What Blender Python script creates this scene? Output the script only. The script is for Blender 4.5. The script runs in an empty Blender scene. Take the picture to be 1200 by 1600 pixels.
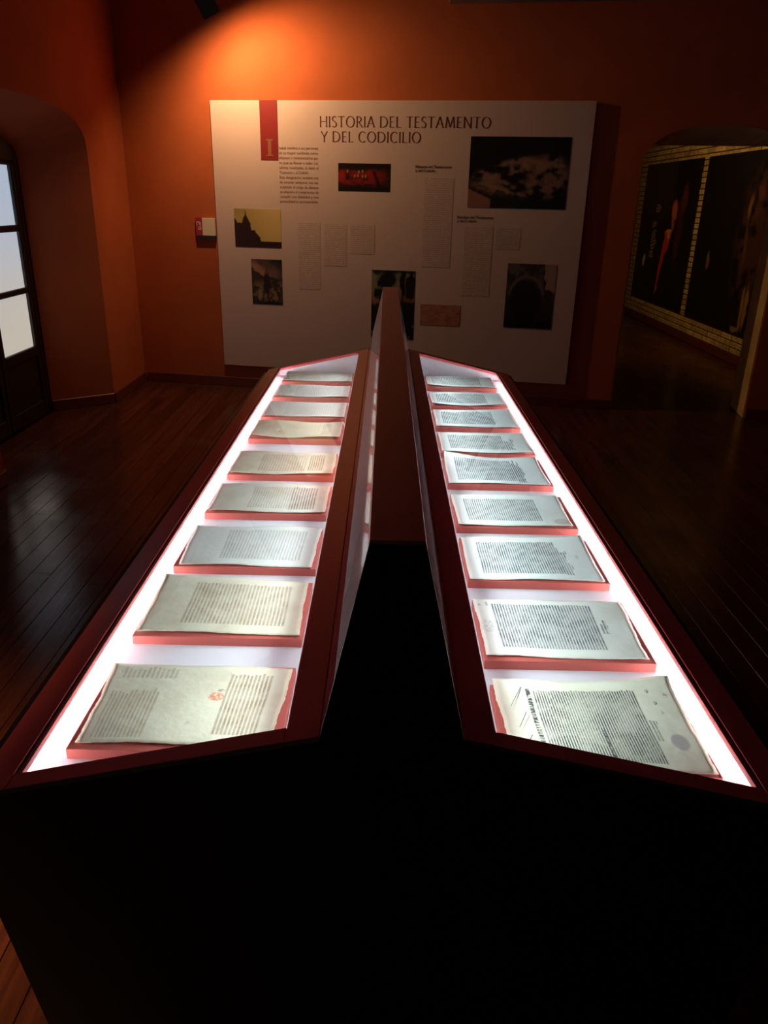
import bpy, bmesh, math, random
import numpy as np
from mathutils import Vector, Matrix

scene = bpy.context.scene
COL = scene.collection

# ------------------------------------------------------------------ camera
cam_data = bpy.data.cameras.new('camera')
cam_data.sensor_fit = 'HORIZONTAL'
cam_data.sensor_width = 36.0
cam_data.lens = 36.0                      # focal length 1200 px on a 1200 px wide frame
cam = bpy.data.objects.new('camera', cam_data)
COL.objects.link(cam)
PITCH, ROLL, YAW = 0.3849, 0.0228, 0.0037
F = Vector((math.sin(YAW)*math.cos(PITCH), math.cos(YAW)*math.cos(PITCH), -math.sin(PITCH)))
R0 = Vector((math.cos(YAW), -math.sin(YAW), 0))
U0 = R0.cross(F)
RR = R0*math.cos(ROLL) + U0*math.sin(ROLL)
UU = -R0*math.sin(ROLL) + U0*math.cos(ROLL)
m = Matrix((RR, UU, -F)).transposed().to_4x4()
m.translation = Vector((-0.0195, 0.0, 1.6))
cam.matrix_world = m
cam_data.clip_start = 0.05
scene.camera = cam

# ------------------------------------------------------------------ world, view
world = bpy.data.worlds.new('world')
scene.world = world
world.use_nodes = True
wb = world.node_tree.nodes['Background']
wb.inputs[0].default_value = (0.55, 0.68, 0.9, 1)
wb.inputs[1].default_value = 0.0
scene.view_settings.view_transform = 'Standard'
scene.view_settings.look = 'None'
scene.view_settings.gamma = 1.0
scene.view_settings.use_curve_mapping = False
scene.view_settings.exposure = 0.0

# light strengths (the lamps themselves are built further down)
SPOT_POWER = 72.0
SPOT2_POWER = 500.0
NEXT_ROOM_POWER = 45.0
LED_OUTER = 46.0
LED_INNER = 11.0
LED_LENS = 4.6
WINDOW_EMIT = 0.56

# ------------------------------------------------------------------ helpers
rng = random.Random(7)

def tag(o, label=None, cat=None, group=None, kind=None):
    if label: o['label'] = label
    if cat: o['category'] = cat
    if group: o['group'] = group
    if kind: o['kind'] = kind
    return o

def wloc(o):
    v = Vector((0, 0, 0))
    while o is not None:
        v += o.location
        o = o.parent
    return v

def empty(name, loc, parent=None):
    o = bpy.data.objects.new(name, None)
    o.empty_display_size = 0.1
    COL.objects.link(o)
    if parent is not None:
        o.parent = parent
        o.location = Vector(loc) - wloc(parent)
    else:
        o.location = loc
    return o

def mk(name, verts, faces, mat, parent=None, uvs=None, smooth=False, origin=None, bevel=0):
    """verts in world metres; the object's origin sits at the bottom centre of its box"""
    V = [Vector(v) for v in verts]
    if origin is None:
        lo = Vector([min(v[i] for v in V) for i in range(3)])
        hi = Vector([max(v[i] for v in V) for i in range(3)])
        origin = Vector(((lo.x+hi.x)/2, (lo.y+hi.y)/2, lo.z))
    me = bpy.data.meshes.new(name)
    me.from_pydata([v-origin for v in V], [], faces)
    if uvs is not None:
        ul = me.uv_layers.new(name='UVMap')
        for lp in me.loops:
            ul.data[lp.index].uv = uvs[lp.vertex_index]
    if smooth:
        me.polygons.foreach_set('use_smooth', [True]*len(me.polygons))
    bm = bmesh.new(); bm.from_mesh(me)
    bmesh.ops.recalc_face_normals(bm, faces=bm.faces)
    if bevel:
        bmesh.ops.bevel(bm, geom=[e for e in bm.edges if e.calc_face_angle(0) > 0.5], offset=bevel, segments=1, affect='EDGES')
    bm.to_mesh(me); bm.free()
    if mat is not None: me.materials.append(mat)
    o = bpy.data.objects.new(name, me)
    COL.objects.link(o)
    if parent is not None:
        o.parent = parent
        o.location = origin - wloc(parent)
    else:
        o.location = origin
    return o

class MB:
    """collects boxes, prisms and tubes into one mesh"""
    def __init__(self): self.v = []; self.f = []
    def add(self, vs, fs):
        b = len(self.v); self.v += [tuple(v) for v in vs]
        self.f += [tuple(i+b for i in f) for f in fs]; return self
    def hexa(self, p):   # 8 points: bottom ring then top ring
        return self.add(p, [(3,2,1,0),(4,5,6,7),(0,1,5,4),(1,2,6,5),(2,3,7,6),(3,0,4,7)])
    def box(self, x0, x1, y0, y1, z0, z1):
        return self.hexa([(x0,y0,z0),(x1,y0,z0),(x1,y1,z0),(x0,y1,z0),(x0,y0,z1),(x1,y0,z1),(x1,y1,z1),(x0,y1,z1)])
    def prism(self, poly, ext):   # poly: list of 3D points, ext: vector
        n = len(poly); e = Vector(ext)
        vs = [Vector(p) for p in poly] + [Vector(p)+e for p in poly]
        fs = [tuple(range(n))[::-1], tuple(range(n, 2*n))] + [(i, (i+1) % n, n+(i+1) % n, n+i) for i in range(n)]
        return self.add(vs, fs)
    def tube(self, a, b, r0, r1=None, n=14):
        a = Vector(a); b = Vector(b); r1 = r0 if r1 is None else r1
        d = (b-a).normalized(); q = d.orthogonal().normalized(); w = d.cross(q)
        vs = [a+(q*math.cos(t)+w*math.sin(t))*r0 for t in [2*math.pi*i/n for i in range(n)]]
        vs += [b+(q*math.cos(t)+w*math.sin(t))*r1 for t in [2*math.pi*i/n for i in range(n)]]
        fs = [tuple(range(n))[::-1], tuple(range(n, 2*n))] + [(i, (i+1) % n, n+(i+1) % n, n+i) for i in range(n)]
        return self.add(vs, fs)
    def build(self, name, mat, parent=None, **k): return mk(name, self.v, self.f, mat, parent, **k)

# ------------------------------------------------------------------ materials
class NT:
    def __init__(s, name):
        s.m = bpy.data.materials.new(name); s.m.use_nodes = True
        s.t = s.m.node_tree; s.b = s.t.nodes['Principled BSDF']; s.out = s.t.nodes['Material Output']
    def node(s, typ, **kw):
        n = s.t.nodes.new(typ)
        for k, v in kw.items(): setattr(n, k, v)
        return n
    def put(s, sock, v):
        if isinstance(v, bpy.types.NodeSocket): s.t.links.new(v, sock)
        else: sock.default_value = v
    def math(s, op, a, b=0.0, c=None):
        n = s.node('ShaderNodeMath', operation=op)
        s.put(n.inputs[0], a); s.put(n.inputs[1], b)
        if c is not None: s.put(n.inputs[2], c)
        return n.outputs[0]
    def ss(s, x, a, b, lo=0.0, hi=1.0):
        n = s.node('ShaderNodeMapRange', interpolation_type='SMOOTHSTEP')
        s.put(n.inputs['Value'], x); s.put(n.inputs['From Min'], a); s.put(n.inputs['From Max'], b)
        s.put(n.inputs['To Min'], lo); s.put(n.inputs['To Max'], hi)
        return n.outputs[0]
    def mix(s, f, a, b, blend='MIX'):
        n = s.node('ShaderNodeMix', data_type='RGBA', blend_type=blend)
        s.put(n.inputs[0], f); s.put(n.inputs[6], a); s.put(n.inputs[7], b)
        return n.outputs[2]
    def xyz(s, x, y, z=0.0):
        n = s.node('ShaderNodeCombineXYZ'); s.put(n.inputs[0], x); s.put(n.inputs[1], y); s.put(n.inputs[2], z); return n.outputs[0]
    def sep(s, v):
        n = s.node('ShaderNodeSeparateXYZ'); s.put(n.inputs[0], v); return n.outputs
    def noise(s, vec, scale=5.0, detail=3.0, rough=0.5):
        n = s.node('ShaderNodeTexNoise'); s.put(n.inputs['Vector'], vec)
        n.inputs['Scale'].default_value = scale; n.inputs['Detail'].default_value = detail; n.inputs['Roughness'].default_value = rough
        return n.outputs['Fac']
    def pos(s): return s.node('ShaderNodeNewGeometry').outputs['Position']
    def uv(s): return s.node('ShaderNodeTexCoord').outputs['UV']
    def obj(s): return s.node('ShaderNodeTexCoord').outputs['Object']
    def bump(s, h, strength=0.3, dist=0.01):
        n = s.node('ShaderNodeBump'); n.inputs['Strength'].default_value = strength; n.inputs['Distance'].default_value = dist
        s.put(n.inputs['Height'], h); s.put(s.b.inputs['Normal'], n.outputs[0])

def c4(c): return (c[0], c[1], c[2], 1.0)

def plain(name, col, rough=0.5, metal=0.0, spec=0.5, var=0.08, scale=8.0, bump=0.0, coat=0.0):
    n = NT(name)
    p = n.pos()
    f = n.noise(p, scale, 4.0, 0.55)
    f = n.ss(f, 0.25, 0.75)
    a = c4([x*(1-var) for x in col]); b = c4([min(1, x*(1+var)) for x in col])
    n.put(n.b.inputs['Base Color'], n.mix(f, a, b))
    n.b.inputs['Roughness'].default_value = rough
    n.b.inputs['Metallic'].default_value = metal
    n.b.inputs['Specular IOR Level'].default_value = spec
    if coat:
        n.b.inputs['Coat Weight'].default_value = coat; n.b.inputs['Coat Roughness'].default_value = 0.02
    if bump:
        n.bump(n.noise(p, scale*6, 5.0, 0.6), bump, 0.004)
    return n.m

def emit_mat(name, col, strength):
    n = NT(name)
    n.b.inputs['Base Color'].default_value = (0.8, 0.8, 0.8, 1)
    n.b.inputs['Emission Color'].default_value = c4(col)
    n.b.inputs['Emission Strength'].default_value = strength
    return n.m

M = {}
M['wall'] = plain('terracotta_wall_paint', (0.47, 0.118, 0.048), 0.85, spec=0.25, var=0.07, scale=3.0, bump=0.15)
M['reveal'] = plain('ochre_plaster', (0.72, 0.48, 0.20), 0.9, spec=0.2, var=0.15, scale=4.0, bump=0.3)
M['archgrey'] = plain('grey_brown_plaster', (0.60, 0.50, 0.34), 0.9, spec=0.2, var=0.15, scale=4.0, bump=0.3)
M['ceiling'] = plain('plaster_ceiling', (0.24, 0.20, 0.19), 0.8, var=0.3, scale=4.0)
M['base'] = plain('baseboard_paint', (0.16, 0.035, 0.022), 0.4, var=0.1)
M['panel'] = plain('panel_laminate', (0.68, 0.54, 0.58), 0.55, spec=0.3, var=0.015, scale=2.0)
M['maroon'] = plain('maroon_lacquer', (0.62, 0.080, 0.088), 0.38, var=0.04, scale=5.0)
M['board'] = plain('salmon_red_board', (0.45, 0.098, 0.08), 0.6, var=0.04, scale=5.0)
M['bead'] = plain('overlit_bead', (0.46, 0.13, 0.13), 0.5, var=0.04)  # maroon lip paled to pink: overexposed strip light put into its colour
M['ridge_reflection'] = plain('painted_reflection_side', (0.84, 0.81, 0.86), 0.04, var=0.02)  # white base colour stands in for the tray's reflection on the gloss side
M['black'] = plain('black_board', (0.018, 0.018, 0.022), 0.55, spec=0.25, var=0.1)
M['gloss'] = plain('gloss_dark_side', (0.22, 0.03, 0.034), 0.03, spec=0.5, var=0.05)
M['tray'] = plain('white_tray_lining', (0.62, 0.63, 0.69), 0.75, spec=0.3, var=0.01)
M['led_o'] = emit_mat('led_outer', (0.97, 0.97, 1.0), LED_OUTER)
M['led_i'] = emit_mat('led_inner', (0.90, 0.98, 1.0), LED_INNER)
M['lampblack'] = plain('lamp_black', (0.012, 0.012, 0.012), 0.45, var=0.1)
M['lampsteel'] = plain('lamp_beige', (0.5, 0.42, 0.3), 0.4, var=0.1)
M['ironblack'] = plain('door_dark_wood', (0.018, 0.010, 0.007), 0.45, var=0.2)
M['ink'] = plain('title_ink', (0.13, 0.035, 0.03), 0.5, var=0.03)
M['ink2'] = plain('text_ink', (0.10, 0.055, 0.05), 0.5, var=0.03)
M['ink3'] = plain('paragraph_ink', (0.20, 0.10, 0.085), 0.5, var=0.03)
M['ribbon'] = plain('ribbon_red', (0.27, 0.018, 0.026), 0.5, var=0.04)
M['gold'] = plain('numeral_gold', (0.36, 0.13, 0.075), 0.5, var=0.04)
M['magenta'] = plain('label_magenta', (0.38, 0.02, 0.06), 0.5, var=0.03)
M['labelwhite'] = plain('label_cream', (0.75, 0.68, 0.58), 0.5, var=0.03)
M['labelmark'] = plain('label_white_mark', (0.75, 0.55, 0.52), 0.5, var=0.03)
M['bracket'] = plain('label_bracket', (0.012, 0.008, 0.006), 0.5, var=0.1)
M['mortar'] = plain('mortar', (0.16, 0.11, 0.055), 0.95, spec=0.1, var=0.2, scale=12.0)
M['sheet_ink'] = plain('iron_gall_ink', (0.07, 0.08, 0.085), 0.6, var=0.1)

def glass_mat():
    n = NT('tray_glass')
    tr = n.node('ShaderNodeBsdfTransparent'); tr.inputs[0].default_value = (0.97, 0.99, 0.985, 1)
    gl = n.node('ShaderNodeBsdfGlossy'); gl.inputs['Roughness'].default_value = 0.01
    lw_ = n.node('ShaderNodeLayerWeight'); lw_.inputs[0].default_value = 0.5
    fr = n.node('ShaderNodeMath', operation='MULTIPLY_ADD')
    n.put(fr.inputs[0], n.math('POWER', lw_.outputs['Facing'], 5.0)); fr.inputs[1].default_value = 0.55; fr.inputs[2].default_value = 0.02
    mx = n.node('ShaderNodeMixShader')
    n.t.links.new(fr.outputs[0], mx.inputs[0]); n.t.links.new(tr.outputs[0], mx.inputs[1]); n.t.links.new(gl.outputs[0], mx.inputs[2])
    n.t.links.new(mx.outputs[0], n.out.inputs['Surface'])
    return n.m
M['glass'] = glass_mat()

def wood_mat(name, dark, light, rough):
    n = NT(name)
    oi = n.node('ShaderNodeObjectInfo')
    x, y, z = n.sep(n.pos())
    r = oi.outputs['Random']
    v = n.xyz(n.math('MULTIPLY', x, 28.0), n.math('MULTIPLY', y, 1.6), n.math('MULTIPLY', r, 37.0))
    g = n.ss(n.noise(v, 1.0, 5.0, 0.65), 0.3, 0.7)
    col = n.mix(g, c4(dark), c4(light))
    val = n.ss(r, 0.0, 1.0, 0.72, 1.25)
    col = n.mix(1.0, col, n.xyz(val, val, val), 'MULTIPLY')
    n.put(n.b.inputs['Base Color'], col)
    wear = n.ss(n.noise(n.pos(), 1.7, 4.0, 0.6), 0.3, 0.75)
    n.put(n.b.inputs['Roughness'], n.math('MULTIPLY_ADD', wear, 0.16, rough))
    n.b.inputs['Specular IOR Level'].default_value = 0.5
    n.bump(g, 0.12, 0.002)
    return n.m
M['plank'] = wood_mat('dark_red_plank', (0.040, 0.012, 0.009), (0.092, 0.028, 0.018), 0.16)
M['nextfloor'] = wood_mat('next_room_floor', (0.05, 0.016, 0.01), (0.10, 0.03, 0.018), 0.2)

def brick_mat():
    n = NT('ochre_brick')
    r = n.node('ShaderNodeObjectInfo').outputs['Random']
    f = n.ss(n.noise(n.pos(), 14.0, 4.0, 0.6), 0.3, 0.7)
    col = n.mix(f, (0.52, 0.33, 0.13, 1), (0.78, 0.55, 0.25, 1))
    v = n.ss(r, 0, 1, 0.75, 1.15)
    n.put(n.b.inputs['Base Color'], n.mix(1.0, col, n.xyz(v, v, v), 'MULTIPLY'))
    n.b.inputs['Roughness'].default_value = 0.9
    n.b.inputs['Specular IOR Level'].default_value = 0.2
    n.bump(n.noise(n.pos(), 60.0, 4.0), 0.4, 0.004)
    return n.m
M['brick'] = brick_mat()

def column_mat():
    """rows of small grey print, too small to read"""
    n = NT('small_print_rows')
    x, y, z = n.sep(n.pos())
    fz = n.math('MULTIPLY', z, 62.0)
    fr = n.math('FRACT', fz); ln = n.math('FLOOR', fz)
    row = n.ss(n.math('ABSOLUTE', n.math('SUBTRACT', fr, 0.5)), 0.34, 0.2)
    wd = n.ss(n.noise(n.xyz(n.math('MULTIPLY', x, 60.0), n.math('MULTIPLY', ln, 3.7)), 1.0, 2.0), 0.36, 0.46)
    f = n.math('MULTIPLY', n.math('MULTIPLY', row, wd), 0.34)
    n.put(n.b.inputs['Base Color'], n.mix(f, (0.68, 0.54, 0.58, 1), (0.22, 0.13, 0.13, 1)))
    n.b.inputs['Roughness'].default_value = 0.55
    n.b.inputs['Specular IOR Level'].default_value = 0.3
    return n.m
M['rows'] = column_mat()

def print_mat():
    n = NT('printed_picture')
    a = n.node('ShaderNodeVertexColor'); a.layer_name = 'Col'
    n.put(n.b.inputs['Base Color'], a.outputs[0])
    n.b.inputs['Roughness'].default_value = 0.45
    n.b.inputs['Specular IOR Level'].default_value = 0.3
    return n.m
M['print'] = print_mat()

# ------------------------------------------------------------------ the room shell
AX, AY = -2.233, 7.104                    # left end of the back wall
DX, DY = 0.98462, -0.17471                # along the back wall, to the right
NX, NY = -0.17471, -0.98462               # out of the back wall, into the room
def WB(s, z, off=0.0): return (AX+DX*s+NX*off, AY+DY*s+NY*off, z)
CEIL = 3.35
TH = 0.43
S0, S1, ZSP, ZAP = 4.19, 5.27, 1.88, 2.165   # doorway arch in the back wall
SEND = 6.7
LX = -2.245

def wallpiece(mb, poly):                  # poly of (s,z) on the front of the back wall, extruded backwards
    mb.prism([WB(s, z) for s, z in poly], Vector((NX, NY, 0))*-TH)

def arch_pts(n=18):
    c = (S0+S1)/2; hw = (S1-S0)/2
    pts = []
    for i in range(n+1):
        t = math.pi*(1-i/n)
        k = 2.3                            # slightly squared ellipse
        x = math.copysign(abs(math.cos(t))**(2/k), math.cos(t)); y = abs(math.sin(t))**(2/k)
        pts.append((c+hw*x, ZSP+(ZAP-ZSP)*y))
    return pts
AP = arch_pts()
mb = MB()
wallpiece(mb, [(-0.6, 0), (S0, 0), (S0, CEIL), (-0.6, CEIL)])
wallpiece(mb, [(S1, 0), (SEND, 0), (SEND, CEIL), (S1, CEIL)])
for a, b in zip(AP[:-1], AP[1:]):
    wallpiece(mb, [(a[0], a[1]), (b[0], b[1]), (b[0], CEIL), (a[0], CEIL)])
wall_back = mb.build('wall_back', M['wall'])
tag(wall_back, kind='structure')
# plaster lining of the doorway (intrados and jambs)
mba = MB(); mbj = MB()
ring = [(S0, 0.0)] + AP + [(S1, 0.0)]
cs = (S0+S1)/2
for a, b in zip(ring[:-1], ring[1:]):
    def ins(p):                            # 12 mm lining towards the opening
        return (p[0]+(0.012 if p[0] < cs-0.02 else (-0.012 if p[0] > cs+0.02 else 0)), p[1]-(0.012 if p[1] > 0.01 else 0))
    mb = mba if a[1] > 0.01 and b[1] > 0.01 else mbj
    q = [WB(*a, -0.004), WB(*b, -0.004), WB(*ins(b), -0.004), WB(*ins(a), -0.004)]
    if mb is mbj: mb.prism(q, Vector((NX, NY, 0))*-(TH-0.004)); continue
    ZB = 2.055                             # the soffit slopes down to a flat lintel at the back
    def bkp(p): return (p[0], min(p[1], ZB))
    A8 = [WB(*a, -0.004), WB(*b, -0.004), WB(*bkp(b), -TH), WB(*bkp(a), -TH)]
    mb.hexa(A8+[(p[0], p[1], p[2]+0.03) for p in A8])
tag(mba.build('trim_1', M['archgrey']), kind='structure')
tag(mbj.build('trim_2', M['reveal']), kind='structure')

# left wall with a splayed, arched window niche
NY0, NY1, NSP, NAP = 4.27, 6.23, 1.90, 2.155
BY0, BY1, BSP, BAP = 4.56, 5.94, 1.80, 1.98
BX = -2.64
def niche(y0, y1, sp, ap, n=14):
    c = (y0+y1)/2; hw = (y1-y0)/2
    pts = []
    for i in range(n+1):
        t = math.pi*i/n
        x = math.copysign(abs(math.cos(t))**(2/2.6), math.cos(t)); y = abs(math.sin(t))**(2/2.6)
        pts.append((c+hw*x, sp+(ap-sp)*y))
    return [(y1, 0.0)] + pts + [(y0, 0.0)]
fr = niche(NY0, NY1, NSP, NAP); bk = niche(BY0, BY1, BSP, BAP)
mb = MB()
WT = 0.75
def lw(poly): mb.prism([(LX, y, z) for y, z in poly], (-WT, 0, 0))
lw([(NY1, 0), (7.6, 0), (7.6, CEIL), (NY1, CEIL)])
N2 = -4.35                                # a second, identical window is added nearer the viewer, unseen, for cool fill light
lw([(NY1+N2, 0), (NY0, 0), (NY0, CEIL), (NY1+N2, CEIL)])
lw([(-3.0, 0), (NY0+N2, 0), (NY0+N2, CEIL), (-3.0, CEIL)])
for dy in (0.0, N2):
    for a, b in zip(fr[1:-2], fr[2:-1]):
        lw([(a[0]+dy, a[1]), (b[0]+dy, b[1]), (b[0]+dy, CEIL), (a[0]+dy, CEIL)])
tag(mb.build('wall_left', M['wall']), kind='structure')
mb = MB()
for i, dy in [(i, dy) for dy in (0.0, N2) for i in range(len(fr)-1)]:
    a, b, c_, d_ = [(q[0]+dy, q[1]) for q in (fr[i], fr[i+1], bk[i+1], bk[i])]
    e = 0.02
    P = [(LX-0.002, *a), (LX-0.002, *b), (BX, *c_), (BX, *d_)]
    cy = (NY0+NY1)/2+dy
    Q = [(p[0], p[1]+(e if p[1] > cy else -e), p[2]+(e if p[2] > 0.01 else 0)) for p in P]
    mb.hexa(P+Q)
tag(mb.build('wall_niche', M['wall']), kind='structure')

mb = MB().box(4.3, 4.5, -3.0, 6.3, 0, CEIL)
tag(mb.build('wall_right', M['wall']), kind='structure')
mb = MB().box(-3.0, 4.5, -3.2, -3.0, 0, CEIL)
tag(mb.build('wall_rear', M['wall']), kind='structure')
tag(MB().box(-3.2, 4.6, -3.2, 7.7, CEIL, CEIL+0.1).build('ceiling', M['ceiling']), kind='structure')
# ceiling beams (run across the room)
ceil = bpy.data.objects['ceiling']
for y in (-1.8, -0.6, 0.6, 1.8, 3.0, 4.2, 5.4):
    MB().box(-2.24, 4.29, y-0.07, y+0.07, CEIL-0.16, CEIL-0.001).build('ceiling_beam', M['ceiling'], ceil)

# floor: boards running along the room
floor = MB().box(-3.1, 4.4, -3.0, 7.3, -0.06, -0.022).build('floor', M['nextfloor'])
tag(floor, kind='structure')
PW = 0.0935
def plank_mesh(L):
    mb = MB().box(-PW/2+0.0012, PW/2-0.0012, 0, L, -0.022, 0.0)
    me = bpy.data.meshes.new('plank'); me.from_pydata(mb.v, [], mb.f)
    bm = bmesh.new(); bm.from_mesh(me); bmesh.ops.recalc_face_normals(bm, faces=bm.faces)
    bmesh.ops.bevel(bm, geom=[e for e in bm.edges if all(v.co.z > -0.001 for v in e.verts)], offset=0.0008, segments=1, affect='EDGES')
    bm.to_mesh(me); bm.free(); me.materials.append(M['plank']); return me
pm = {L: plank_mesh(L-0.0015) for L in (2.1, 2.4)}
rest = MB()
prow = 0
xx = -1.322 - PW*14 + PW/2
def wall_y(x): return AY + (x-AX)/DX*DY
while xx < 4.25:
    y = -0.35 - (prow*0.83) % 2.1
    yend = 7.0 if xx < LX else wall_y(xx)
    if xx < LX: y = 4.26; yend = 6.24; rest.box(xx-PW/2+0.0012, xx+PW/2-0.0012, -0.09, 1.89, -0.022, 0.0)
    first = True
    while y < yend-0.02:
        L = 2.1 if (prow*7+int(y*3)) % 3 else 2.4
        if xx > 3.3 or y + L > yend or y < -0.6 or xx < LX:
            y1 = min(y+L, yend)
            rest.box(xx-PW/2+0.0012, xx+PW/2-0.0012, y, y1-0.0015, -0.022, 0.0)
        else:
            o = bpy.data.objects.new('plank', pm[L]); COL.objects.link(o); o.parent = floor
            o.location = Vector((xx, y, 0)) - floor.location
        y += L
    xx += PW; prow += 1
o = rest.build('plank_remainder', M['plank'], floor); tag(o, kind='stuff')

# baseboards
def base_seg(mb, s0, s1, h=0.085, t=0.016):
    mb.prism([WB(s0, 0, 0.001), WB(s1, 0, 0.001), WB(s1, h, 0.001), WB(s0, h, 0.001)], Vector((NX, NY, 0))*t)
mb = MB(); base_seg(mb, 0.02, S0-0.0); base_seg(mb, S1, SEND-0.2)
tag(mb.build('baseboard_back', M['base'], bevel=0.004), kind='structure')
mb = MB()
mb.box(LX, LX+0.016, NY1, 7.08, 0, 0.085)
mb.box(LX, LX+0.016, NY1+N2, NY0, 0, 0.085); mb.box(LX, LX+0.016, -2.9, NY0+N2, 0, 0.085)
for y0, y1, sgn in ((NY1, BY1, -1), (NY0, BY0, 1), (NY1+N2, BY1+N2, -1), (NY0+N2, BY0+N2, 1)):
    d = Vector((BX-LX, y1-y0, 0)).normalized(); nn = Vector((-d.y, d.x, 0))
    if nn.y*sgn < 0: nn = -nn
    mb.prism([(LX, y0, 0), (BX, y1, 0), (BX, y1, 0.085), (LX, y0, 0.085)], nn*0.016)
tag(mb.build('baseboard_left', M['base'], bevel=0.004), kind='structure')

# glazed balcony door in the niche
def pane_mat():
    n = NT('milky_window_pane')
    x, y, z = n.sep(n.pos())
    f = n.ss(z, 0.6, 1.7)
    col = n.mix(f, (0.86, 0.80, 0.69, 1), (0.66, 0.80, 1.0, 1))
    n.b.inputs['Base Color'].default_value = (0.5, 0.5, 0.5, 1)
    n.put(n.b.inputs['Emission Color'], col)
    n.b.inputs['Emission Strength'].default_value = WINDOW_EMIT
    n.b.inputs['Roughness'].default_value = 0.3
    return n.m
M['pane'] = pane_mat()
def balcony_door(name, dy):
    door = empty(name, (BX-0.03, 5.25+dy, 0)); tag(door, kind='structure')
    X0, X1 = BX-0.055, BX-0.005
    def dbar(name, y0, y1, z0, z1, x0=X0, x1=X1): return MB().box(x0, x1, y0+dy, y1+dy, z0, z1).build(name, M['ironblack'], door, bevel=0.005)
    for y0, y1 in ((BY1-0.055, BY1+0.06), (BY0-0.06, BY0+0.055)): dbar('door_jamb', y0, y1, 0, 2.05)
    dbar('door_head', BY0+0.055, BY1-0.055, 1.80, 2.05)
    for lo, hi in ((5.257, 5.88), (4.62, 5.243)):
        dbar('stile', lo, lo+0.06, 0.01, 1.795); dbar('stile', hi-0.055, hi, 0.01, 1.795)
        ys, ye = lo+0.06, hi-0.055
        dbar('bottom_rail', ys, ye, 0.01, 0.12); dbar('lock_rail', ys, ye, 0.46, 0.53); dbar('top_rail', ys, ye, 1.775, 1.795)
        dbar('bar', ys, ye, 0.918, 0.958); dbar('bar', ys, ye, 1.342, 1.386)
        dbar('panel', ys, ye, 0.12, 0.46, X0+0.018, X1-0.014)
        for z0, z1 in ((0.53, 0.918), (0.958, 1.342), (1.386, 1.775)):
            MB().box(X0+0.02, X0+0.026, ys+dy, ye+dy, z0, z1).build('pane', M['pane'], door)
balcony_door('window_1', 0.0)
balcony_door('fill_window', N2)
# shutter board closing the wall behind the door
tag(MB().box(-3.02, -3.0, -0.3, 6.3, 0, 2.4).build('wall_shutter', M['ironblack']), kind='structure')

# ------------------------------------------------------------------ room beyond the doorway
BRX = 3.85
nr = MB().box(BRX+0.012, BRX+0.2, 6.42, 14.2, 0, 2.95).build('wall_brick', M['mortar'])
tag(nr, kind='structure')
tag(MB().box(0.5, 4.1, 14.2, 14.4, 0, 2.95).build('wall_far_end', M['reveal']), kind='structure')
tag(MB().box(0.4, 0.6, 6.95, 14.2, 0, 2.95).build('wall_far_left', M['reveal']), kind='structure')
tag(MB().box(0.4, 4.1, 6.3, 14.4, 2.95, 3.05).build('ceiling_next_room', M['ceiling']), kind='structure')
tag(MB().box(0.4, 4.1, 6.05, 14.4, -0.06, -0.004).build('floor_next_room', M['nextfloor']), kind='structure')
tag(MB().box(BRX-0.018, BRX+0.01, 6.45, 14.2, 0, 0.10).build('baseboard_next_room', M['base'], bevel=0.004), kind='structure')
BL, BH = 0.27, 0.066
me = bpy.data.meshes.new('brick')
mbb = MB().box(-0.012, 0.012, 0.006, BL-0.006, 0.006, BH-0.006)
me.from_pydata(mbb.v, [], mbb.f); me.materials.append(M['brick'])
bm = bmesh.new(); bm.from_mesh(me); bmesh.ops.recalc_face_normals(bm, faces=bm.faces)
bmesh.ops.bevel(bm, geom=[e for e in bm.edges if all(v.co.x < 0 for v in e.verts)], offset=0.004, segments=1, affect='EDGES')
bm.to_mesh(me); bm.free()
posters_y = ((10.32, 12.47), (7.95, 10.13))
cands = []
row = 0
z = 0.10
while z < 2.9:
    y = 7.6 - (BL/2 if row % 2 else 0)
    while y < 14.0:
        hid = any(p0 < y+0.02 and y+BL-0.02 < p1 for p0, p1 in posters_y) and 0.36 < z and z+BH < 2.12
        if not hid: cands.append((y, z))
        y += BL
    z += BH; row += 1
cands.sort(key=lambda c: (c[0] > 13.1) + (c[1] > 2.5) + 0.05*c[0])
far = MB()
for i, (y, z) in enumerate(cands):
    dx = rng.uniform(-0.004, 0.004)
    if i < 300:
        o = bpy.data.objects.new('brick', me); COL.objects.link(o); o.parent = nr
        o.location = Vector((BRX+dx, y, z)) - nr.location
    else:
        far.box(BRX+dx-0.012, BRX+0.012, y+0.006, y+BL-0.006, z+0.006, z+BH-0.006)
tag(far.build('brick_remainder', M['brick'], nr), kind='stuff')

# ------------------------------------------------------------------ flat prints
def vnoise(u, v, sc, seed=0):
    r = np.random.RandomState(seed); n = 64
    g = r.rand(n, n)
    x = u*sc; y = v*sc
    xi = np.floor(x).astype(int); yi = np.floor(y).astype(int); fx = x-xi; fy = y-yi
    fx = fx*fx*(3-2*fx); fy = fy*fy*(3-2*fy)
    a = g[xi % n, yi % n]; b = g[(xi+1) % n, yi % n]; c_ = g[xi % n, (yi+1) % n]; d_ = g[(xi+1) % n, (yi+1) % n]
    return (a*(1-fx)+b*fx)*(1-fy)+(c_*(1-fx)+d_*fx)*fy
def fbm(u, v, sc, seed=0): return 0.55*vnoise(u, v, sc, seed)+0.3*vnoise(u, v, sc*2.1, seed+1)+0.15*vnoise(u, v, sc*4.3, seed+2)
def sst(x, a, b):
    t = np.clip((x-a)/(b-a), 0, 1); return t*t*(3-2*t)
def lerp(c0, c1, f): return c0*(1-f[..., None])+np.array(c1)*f[..., None]
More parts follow.
